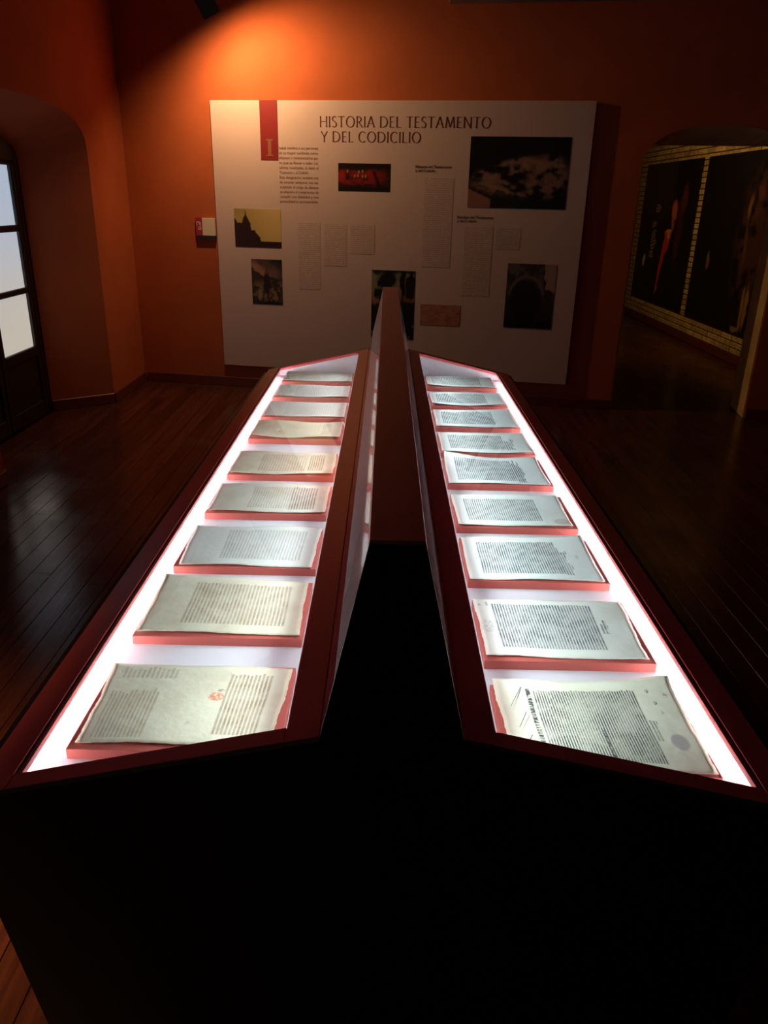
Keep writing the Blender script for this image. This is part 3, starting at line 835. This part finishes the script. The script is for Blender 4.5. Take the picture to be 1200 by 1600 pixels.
# concave: split into centre, left and right prisms, kept as one end panel
def endpanel(name, y0, y1):
    bm = bmesh.new()
    f = [bm.verts.new((x, y0, z)) for x, z in prof]
    bk_ = [bm.verts.new((x, y1, z)) for x, z in prof]
    n = len(prof)
    bm.faces.new(f); bm.faces.new(bk_[::-1])
    for i in range(n): bm.faces.new((f[i], bk_[i], bk_[(i+1) % n], f[(i+1) % n]))
    V = [v.co.copy() for v in bm.verts]; bm.verts.index_update(); Fc = [tuple(v.index for v in fc.verts) for fc in bm.faces]
    bm.free()
    return mk(name, V, Fc, M['black'], case)
endpanel('end_panel', YN, YN+0.010)
endpanel('end_panel', YF-0.010, YF)
ya, yb = YN+0.010, YF-0.010
for s in (-1, 1):
    side = 'left' if s < 0 else 'right'
    # outer side panel, leaning inwards to the floor
    mb = MB(); mb.prism([(s*0.578, ya, 0.845), (s*0.443, ya, 0.02), (s*0.431, ya, 0.02), (s*0.566, ya, 0.845)], (0, yb-ya, 0)); mb.build('side_panel', M['black'], case)
    # tray lining: floor and walls
    MB().box(min(s*0.10, s*0.545), max(s*0.10, s*0.545), ya, yb, ZFL-0.012, ZFL).build('tray_floor', M['tray'], case)
    mb = MB(); mb.prism([(s*0.100, yb-0.008, ZFL), (s*0.535, yb-0.008, ZFL), (s*0.535, yb-0.008, zt(0.535)-0.013), (s*0.100, yb-0.008, zt(0.10)-0.013)], (0, 0.007, 0)); mb.build('tray_end_wall', M['tray'], case)
    mb = MB(); mb.prism([(s*0.100, ya+0.001, ZFL), (s*0.535, ya+0.001, ZFL), (s*0.535, ya+0.001, zt(0.535)-0.013), (s*0.100, ya+0.001, zt(0.10)-0.013)], (0, 0.007, 0)); mb.build('tray_end_wall', M['tray'], case)
    MB().box(min(s*0.537, s*0.545), max(s*0.537, s*0.545), ya, yb, ZFL, zt(0.545)-0.013).build('tray_side_wall', M['tray'], case)
    MB().box(min(s*0.096, s*0.104), max(s*0.096, s*0.104), ya, yb, ZFL, zt(0.104)-0.013).build('tray_side_wall', M['tray'], case)
    # light strips tucked under the rails
    zz = zt(0.534)-0.0135
    MB().box(min(s*0.529, s*0.536), max(s*0.529, s*0.536), YI0+0.0, YI1-0.03, ZFL+0.004, zz-0.001).build('light_strip', M['led_o'], case)
    MB().box(min(s*0.106, s*0.118), max(s*0.106, s*0.118), YI0+0.03, YI1-0.06, 0.930, 0.938).build('light_strip', M['led_i'], case)
    al = bpy.data.lights.new('light_strip_lens', 'AREA'); al.shape = 'RECTANGLE'; al.size = yb-ya-0.16; al.size_y = 0.010
    al.energy = LED_LENS; al.color = (0.92, 0.98, 1.0); al.spread = math.radians(75)
    ao = bpy.data.objects.new('light_strip_lens', al); COL.objects.link(ao); ao.parent = case
    ao.location = Vector((s*0.123, (ya+yb)/2, 0.924)) - case.location
    dv_ = Vector((s*0.33, 0, -0.072)).normalized()
    zc = -dv_; xc = Vector((0, 1, 0)); yc = zc.cross(xc)
    ao.rotation_euler = Matrix((xc, yc, zc)).transposed().to_euler()
    # red frame rails, 12 mm boards lying in the tray plane
    def rail(name, x0, x1, y0, y1, drop=0.0, th=0.012, mat='maroon', bevel=0.0012):
        p = [(s*x0, y0, zt(x0)-drop), (s*x1, y0, zt(x1)-drop), (s*x1, y1, zt(x1)-drop), (s*x0, y1, zt(x0)-drop)]
        return MB().hexa([(a, b, c_-th) for a, b, c_ in p]+p).build(name, M[mat], case, bevel=bevel)
    rail('frame_rail', WB_, WI, ya, yb)
    rail('frame_rail', 0.5105, WE, ya, yb)
    rail('frame_rail', WI, 0.5105, ya, YI0)
    rail('frame_rail', WI, 0.5105, YI1, yb)
    rail('glazing_bead', WO, 0.5075, YI0, YI1, drop=0.0015, th=0.010, mat='bead', bevel=0.0006)
    rail('gap_light_stop', 0.5075, 0.5105, YI0, YI1, drop=0.003, th=0.009, mat='black', bevel=0)  # black strip added in the gap, keeps strip light off the rail edge
    rail('glass_pane', WI+0.0005, WO-0.0005, YI0+0.0005, YI1-0.0005, drop=0.006, th=0.004, mat='glass', bevel=0)
    # polished ridge side: a red kerb below, the pale tray reflection painted in above
    def xr(z): return WB_+(WT_-WB_)*(z-zt(WB_))/(ZTOP-zt(WB_))
    for nm, za, zb, mt in (('ridge_kerb', zt(WB_), 1.05, 'gloss'), ('ridge_side', 1.05, ZTOP-0.012, 'ridge_reflection')):
        mb = MB(); mb.prism([(s*xr(za), ya, za), (s*xr(zb), ya, zb), (s*(xr(zb)-0.006), ya, zb), (s*(xr(za)-0.006), ya, za)], (0, yb-ya, 0)); mb.build(nm, M[mt], case)
w0 = xr(ZTOP-0.012)
mb = MB().hexa([(-w0, ya, ZTOP-0.012), (w0, ya, ZTOP-0.012), (w0, yb, ZTOP-0.012), (-w0, yb, ZTOP-0.012), (-WT_, ya, ZTOP), (WT_, ya, ZTOP), (WT_, yb, ZTOP), (-WT_, yb, ZTOP)])
mb.build('ridge_cap', M['maroon'], case)
MB().box(-0.45, 0.45, ya, yb, 0.0, 0.02).build('plinth', M['black'], case)

# ------------------------------------------------------------------ manuscripts on their boards
BT = 0.850
def sheet_mat(idx, base, ink, blocks, stain=0.25, extra=None, dark_tint=(0.40, 0.33, 0.2)):
    n = NT('parchment_%02d' % idx)
    uv = n.uv(); u, v, _ = n.sep(uv)
    seed = idx*3.17
    pv = n.xyz(n.math('MULTIPLY', u, 2.1), n.math('MULTIPLY', v, 3.0), seed)
    f = n.ss(n.noise(pv, 1.3, 5.0, 0.6), 0.42, 0.72)
    col = n.mix(n.math('MULTIPLY', f, stain), c4(base), c4(dark_tint))
    # darker, yellowed rim
    e = n.math('MINIMUM', n.math('MINIMUM', u, n.math('SUBTRACT', 1.0, u)), n.math('MINIMUM', v, n.math('SUBTRACT', 1.0, v)))
    col = n.mix(n.math('MULTIPLY', n.ss(e, 0.05, 0.0), 0.25), col, (0.45, 0.38, 0.22, 1))
    for bi, (u0, u1, v0, v1, nl, strength, rag) in enumerate(blocks):
        wob = n.math('MULTIPLY', n.math('SUBTRACT', n.noise(n.xyz(n.math('MULTIPLY', u, 2.0), n.math('MULTIPLY', v, 5.0), seed+bi), 1.0, 1.0), 0.5), 0.5)
        t = n.math('MULTIPLY_ADD', n.math('SUBTRACT', v, v0), nl/(v1-v0), wob)
        ln = n.math('FLOOR', t); fr_ = n.math('FRACT', t)
        row = n.ss(n.math('ABSOLUTE', n.math('SUBTRACT', fr_, 0.5)), 0.36, 0.20)
        rg = n.math('MULTIPLY', n.math('SUBTRACT', n.noise(n.xyz(n.math('MULTIPLY', ln, 5.3), seed, bi*1.0), 1.0, 0.0), 0.5), rag)
        w1 = n.ss(n.noise(n.xyz(n.math('MULTIPLY', u, 30.0), n.math('MULTIPLY', ln, 3.71), seed), 1.0, 1.0), 0.26, 0.38, 0.66, 1.0)
        one = nl == 1                      # a single tall line shows its letters
        w2 = n.ss(n.noise(n.xyz(n.math('MULTIPLY', u, 95.0 if one else 150.0), n.math('MULTIPLY', t, 1.2 if one else 2.0), seed), 1.0, 1.0), 0.44 if one else 0.32, 0.56 if one else 0.60, 0.08 if one else 0.62, 1.0)
        mk_u = n.math('MULTIPLY', n.ss(u, u0, u0+0.012), n.ss(n.math('ADD', u, rg), u1+0.012, u1))
        vr = n.math('ADD', v, n.math('MULTIPLY', n.math('SUBTRACT', n.noise(n.xyz(n.math('MULTIPLY', u, 6.0), seed, 3.0), 1.0, 2.0), 0.5), rag*0.25))
        mk_v = n.math('MULTIPLY', n.ss(v, v0-0.002, v0+0.002), n.ss(vr, v1+0.004, v1))
        blot = n.ss(n.noise(n.xyz(n.math('MULTIPLY', u, 9.0), n.math('MULTIPLY', v, 12.0), seed+9), 1.0, 3.0), 0.35, 0.7, 0.65, 1.1)
        k = n.math('MULTIPLY', n.math('MULTIPLY', n.math('MULTIPLY', row, w1), n.math('MULTIPLY', w2, blot)), n.math('MULTIPLY', mk_u, mk_v))
        haze = n.math('MULTIPLY', n.math('MULTIPLY', mk_u, mk_v), 0.12)
        k = n.math('MINIMUM', n.math('MULTIPLY', n.math('ADD', k, haze), strength), 1.0)
        col = n.mix(k, col, c4(ink))
    for (cu, cv, ru, rv, colr, st_, grain) in (extra or []):
        d2 = n.math('SQRT', n.math('ADD', n.math('POWER', n.math('DIVIDE', n.math('SUBTRACT', u, cu), ru), 2.0), n.math('POWER', n.math('DIVIDE', n.math('SUBTRACT', v, cv), rv), 2.0)))
        mask = n.ss(d2, 1.15, 0.8)
        if grain: mask = n.math('MULTIPLY', mask, n.ss(n.noise(n.xyz(n.math('MULTIPLY', u, 60.0), n.math('MULTIPLY', v, 60.0), seed), 1.0, 3.0), 0.38, 0.55))
        col = n.mix(n.math('MULTIPLY', mask, st_), col, c4(colr))
    n.put(n.b.inputs['Base Color'], col)
    n.b.inputs['Roughness'].default_value = 0.75
    n.b.inputs['Specular IOR Level'].default_value = 0.2
    n.bump(n.noise(pv, 6.0, 4.0), 0.25, 0.004)
    return n.m

def sheet(idx, sgn, y0, y1, xi, xo, inset, lift, wave, rag, mat, label, group):
    """inset: metres in from the board at (near-inner, near-outer, far-inner, far-outer) as (dy,dx); lift: corner heights"""
    nu, nv = 30, 36
    r = np.random.RandomState(100+idx)
    ph = r.rand(8)*6.28
    V = []; UV = []
    (ni, no, fi, fo) = inset
    cn = {(0, 0): (y0+ni[0], xi+ni[1]), (0, 1): (y0+no[0], xo-no[1]), (1, 0): (y1-fi[0], xi+fi[1]), (1, 1): (y1-fo[0], xo-fo[1])}
    for j in range(nv):
        v = j/(nv-1)
        for i in range(nu):
            u = i/(nu-1)
            y = (cn[0, 0][0]*(1-v)+cn[0, 1][0]*v)*(1-u)+(cn[1, 0][0]*(1-v)+cn[1, 1][0]*v)*u
            x = (cn[0, 0][1]*(1-v)+cn[0, 1][1]*v)*(1-u)+(cn[1, 0][1]*(1-v)+cn[1, 1][1]*v)*u
            wob = lambda t, k: rag*(math.sin(t*7+ph[k])*0.5+math.sin(t*17+ph[k+1])*0.3+math.sin(t*41+ph[k])*0.2+(0.25*math.sin(t*83+ph[k+1])))
            y += wob(v, 0)*max(0, 1-u*6) - wob(v, 2)*max(0, 1-(1-u)*6)
            x += wob(u, 4)*max(0, 1-v*8) - wob(u, 6)*max(0, 1-(1-v)*8)
            c = lambda a, b: max(0, 1-math.hypot(a, b)/0.62)**1.8
            z = lift[0]*c(u, v)+lift[1]*c(u, 1-v)+lift[2]*c(1-u, v)+lift[3]*c(1-u, 1-v)
            z += wave*(0.5+0.5*math.sin(v*6.5+ph[0]+u*2.0))*(0.35+0.65*abs(2*u-1)**1.5)
            z += 0.0006*(1+math.sin(u*9+ph[3])*math.sin(v*8+ph[5]))
            V.append((sgn*x, y, BT+0.0012+z)); UV.append((u, v))
    Fc = [(j*nu+i, j*nu+i+1, (j+1)*nu+i+1, (j+1)*nu+i) for j in range(nv-1) for i in range(nu-1)]
    o = mk('manuscript_sheet', V, Fc, mat, uvs=UV, smooth=True)
    if o.data.polygons[0].normal.z < 0: o.data.flip_normals()
    md = o.modifiers.new('thickness', 'SOLIDIFY'); md.thickness = 0.0007; md.offset = 1.0
    tag(o, label, 'manuscript', group)
    return o

LB = [(0.905, 1.127), (1.220, 1.445), (1.510, 1.733), (1.821, 2.037), (2.118, 2.333), (2.483, 2.690), (2.763, 2.988), (3.073, 3.290), (3.366, 3.565)]
RB = [(0.872, 1.089), (1.162, 1.385), (1.470, 1.695), (1.765, 1.990), (2.077, 2.315), (2.369, 2.602), (2.677, 2.915), (2.983, 3.215), (3.315, 3.532)]
ORD = ['first', 'second', 'third', 'fourth', 'fifth', 'sixth', 'seventh', 'eighth', 'ninth']
d5 = ((.006, .004), (.006, .005), (.004, .004), (.003, .003))
cool = (0.74, 0.84, 0.82); warm = (0.60, 0.60, 0.48); grey = (0.58, 0.60, 0.56)
brown = (0.22, 0.15, 0.09); blue = (0.085, 0.105, 0.125); greyink = (0.26, 0.25, 0.24)
LS = [
 dict(base=warm, ink=brown, blocks=[(.12, .88, .09, .33, 11, .75, .10), (.05, .62, .68, .95, 13, .50, .25), (.80, .93, .62, .93, 12, .45, .3)], stain=.35,
      extra=[(.58, .37, .055, .045, (.62, .17, .08), .85, True), (.66, .35, .02, .025, (.15, .1, .07), .7, True), (.2, .3, .03, .02, (.3, .3, .25), .5, True), (.25, .47, .02, .015, (.4, .33, .24), .5, True)],
      inset=((.010, .016), (.013, .012), (.008, .004), (.002, .001)), lift=(0, .001, 0, 0), wave=.002, rag=.0022, lab='large stained parchment with a red rubric mark, nearest in the left tray'),
 dict(base=(.62, .62, .50), ink=brown, blocks=[(.14, .88, .10, .76, 27, .62, .05)], stain=.45, inset=((.008, .006), (.012, .004), (.005, .009), (-.008, .001)), lift=(.001, .001, .001, .008), wave=.003, rag=.002,
      lab='yellowed parchment with brown script whose far outer corner overhangs, second in the left tray'),
 dict(base=(.56, .60, .58), ink=greyink, blocks=[(.14, .88, .10, .72, 26, .60, .05)], stain=.15, inset=((.003, .010), (.006, .010), (.002, .002), (.001, .001)), lift=(0, 0, 0, 0), wave=.0025, rag=.0022,
      lab='bluish grey parchment with faint script and nibbled outer edge, third in left tray'),
 dict(base=(.57, .57, .50), ink=(.17, .13, .10), blocks=[(.10, .88, .10, .33, 10, .9, .05), (.12, .86, .33, .68, 16, .45, .06)], stain=.4, inset=((.005, .004), (.006, .005), (.003, .003), (.001, .002)), lift=(.002, .002, 0, .001), wave=.0035, rag=.0015,
      lab='parchment with darker script near the ridge fading to brown, fourth in the left tray'),
 dict(base=(.58, .55, .44), ink=brown, blocks=[(.12, .88, .11, .26, 7, .9, .05), (.12, .86, .28, .74, 18, .50, .08)], stain=.5, inset=((.005, .003), (.005, .004), (.003, .003), (.002, .001)), lift=(.003, .001, 0, 0), wave=.004, rag=.0025,
      lab='tan stained parchment with a wavy near edge, fifth in the left tray'),
 dict(base=(.58, .55, .43), ink=brown, blocks=[(.15, .85, .12, .22, 6, .5, .05), (.15, .85, .25, .8, 18, .16, .1)], stain=.45, inset=((.010, .006), (.010, .006), (-.004, .002), (-.004, .002)), lift=(.003, .006, 0, 0), wave=.006, rag=.0022,
      lab='blank tan parchment with a small tear and curled near edge, sixth in left tray', extra=[(.45, .72, .05, .025, (.75, .70, .52), .8, False), (.36, .70, .03, .02, (.2, .13, .08), .6, False)]),
 dict(base=(.57, .58, .55), ink=greyink, blocks=[(.12, .88, .14, .76, 22, .42, .05)], stain=.2, inset=d5, lift=(0, .002, 0, 0), wave=.003, rag=.001, lab='grey white parchment with faded script, seventh in the left tray'),
 dict(base=(.57, .59, .56), ink=greyink, blocks=[(.12, .88, .12, .74, 22, .55, .05)], stain=.2, inset=d5, lift=(0, 0, 0, 0), wave=.004, rag=.001, lab='grey white parchment with a gently wavy edge, eighth in the left tray'),
 dict(base=(.55, .58, .54), ink=greyink, blocks=[(.12, .9, .10, .78, 24, .6, .04)], stain=.25, inset=d5, lift=(0, .001, 0, .001), wave=.003, rag=.001, lab='grey parchment against the white end wall, farthest in the left tray'),
]
RS = [
 dict(base=(0.75, 0.80, 0.66), ink=(.065, .075, .08), blocks=[(.07, .86, .205, .775, 40, .95, .03), (.03, .88, .158, .200, 1, 1.7, .02), (.06, .42, .505, .53, 1, 1.4, .0), (.3, .52, .78, .815, 2, .7, .3)], stain=.2,
      extra=[(.30, .89, .085, .045, (.42, .40, .42), .75, False), (.85, .845, .022, .012, (.1, .1, .1), .8, True), (.72, .865, .018, .010, (.08, .08, .08), .85, True), (.62, .88, .02, .008, (.2, .2, .2), .7, True), (.80, .94, .03, .012, (.35, .28, .18), .8, True)],
      inset=((.006, .012), (.006, .004), (-.004, .004), (-.014, .004)), lift=(0, 0, .006, .012), wave=.002, rag=.0022, lab='cream manuscript with tall flourished first line and a lilac stain, nearest in the right tray'),
 dict(base=(0.74, 0.81, 0.76), ink=blue, blocks=[(.13, .90, .11, .775, 36, .95, .03), (.40, .62, .79, .83, 2, .9, .3), (.86, .94, .02, .12, 4, .5, .4)], stain=.12, inset=((.012, .006), (.008, .012), (.001, .001), (.001, .004)), lift=(0, 0, 0, 0), wave=.0015, rag=.0022,
      extra=[(.5, .05, .12, .05, (.42, .46, .46), .5, True)], lab='manuscript with a dense dark text block and wide outer margin, second in the right tray'),
 dict(base=cool, ink=blue, blocks=[(.12, .86, .11, .74, 34, .95, .05), (.10, .70, .74, .80, 3, .8, .5)], stain=.1, inset=((.004, .004), (.006, .010), (.002, .004), (-.010, .010)), lift=(.001, .001, 0, .006), wave=.002, rag=.0012,
      extra=[(.93, .36, .012, .14, (.40, .2, .15), .4, True), (.52, .88, .05, .012, (.25, .28, .3), .5, True)], lab='manuscript with a trailing signature flourish below the script, third in the right tray'),
 dict(base=cool, ink=blue, blocks=[(.14, .84, .10, .76, 34, .9, .04)], stain=.1, inset=((.003, .006), (.010, .012), (.002, .002), (.004, .012)), lift=(.003, .001, 0, .004), wave=.002, rag=.0016,
      extra=[(.12, .93, .10, .08, (.40, .36, .28), .5, False)], lab='manuscript with a scalloped outer edge and even script, fourth in the right tray'),
 dict(base=(0.75, 0.85, 0.85), ink=(.07, .09, .12), blocks=[(.10, .86, .10, .70, 30, 1.0, .03), (.05, .80, .70, .78, 4, 1.1, .5)], stain=.08, inset=((.003, .004), (.004, .008), (-.012, .004), (-.004, .012)), lift=(0, .001, .016, .004), wave=.002, rag=.0012,
      lab='bluish manuscript with its inner far corner curling up, fifth in the right tray'),
 dict(base=cool, ink=(.08, .10, .13), blocks=[(.16, .86, .10, .72, 30, .95, .03), (.12, .55, .72, .82, 4, .9, .6)], stain=.08, inset=((.003, .004), (.003, .004), (.002, .004), (.002, .004)), lift=(.003, .006, 0, .002), wave=.002, rag=.001,
      lab='manuscript whose text ends in a stepped lower edge, sixth in the right tray'),
 dict(base=(0.72, 0.85, 0.85), ink=(.075, .095, .12), blocks=[(.14, .86, .09, .74, 30, 1.0, .08)], stain=.08, inset=((.004, .004), (.004, .006), (.002, .004), (-.006, .006)), lift=(0, .001, .001, .006), wave=.002, rag=.001,
      lab='manuscript with a square grey blue text block, seventh in the right tray'),
 dict(base=(0.71, 0.84, 0.84), ink=(.09, .11, .13), blocks=[(.14, .88, .08, .76, 30, 1.0, .06)], stain=.08, inset=d5, lift=(.008, .010, 0, 0), wave=.002, rag=.001, lab='manuscript with both near corners drooping over its board, eighth in the right tray'),
 dict(base=(0.69, 0.80, 0.78), ink=(.11, .13, .14), blocks=[(.14, .90, .08, .80, 30, 1.0, .06)], stain=.15, inset=((.012, .002), (.003, .004), (.002, .002), (.002, .002)), lift=(.008, 0, 0, 0), wave=.002, rag=.001,
      lab='shaded manuscript against the white end wall, farthest in the right tray'),
]
k = 0
for sgn, BD, SD, xi, xo, side in ((-1, LB, LS, 0.161, 0.4725, 'left'), (1, RB, RS, 0.169, 0.4745, 'right')):
    for i, ((y0, y1), d) in enumerate(zip(BD, SD)):
        mbx = MB().box(min(sgn*xi, sgn*xo), max(sgn*xi, sgn*xo), y0, y1, ZFL, BT)
        b = mbx.build('support_board', M['board'], bevel=0.0008)
        place = 'nearest' if i == 0 else ('farthest' if i == 8 else ORD[i])
        tag(b, 'red board under the %s manuscript of the %s tray' % (place + ('' if i in (0, 8) else ' from the viewer'), side), 'board', 'red boards in the %s tray' % side)
        mat = sheet_mat(k, d['base'], d['ink'], d['blocks'], d['stain'], d.get('extra'))
        sh = sheet(k, sgn, y0, y1, xi, xo, d['inset'], d['lift'], d['wave'], d['rag'], mat, d['lab'], 'manuscripts in the %s tray' % side)
        if sgn > 0 and i == 0:             # tall pen flourishes rising from the first line
            for (ua, va, ub, vb) in ((.93, .16, .68, .08), (.62, .155, .44, .10), (.36, .155, .22, .105), (.26, .16, .13, .10), (.06, .17, .03, .07)):
                ya_, xa_ = y0+(y1-y0)*ua, xi+(xo-xi)*va; yb_, xb_ = y0+(y1-y0)*ub, xi+(xo-xi)*vb
                dv = Vector((xb_-xa_, yb_-ya_, 0)); nn = Vector((-dv.y, dv.x, 0)).normalized()*0.0007
                z = BT+0.0075
                mk('pen_flourish', [Vector((xa_, ya_, z))+nn, Vector((xa_, ya_, z))-nn, Vector((xb_, yb_, z))-nn*0.6, Vector((xb_, yb_, z))+nn*0.6], [(0, 1, 2, 3)], M['sheet_ink'], sh)
        k += 1
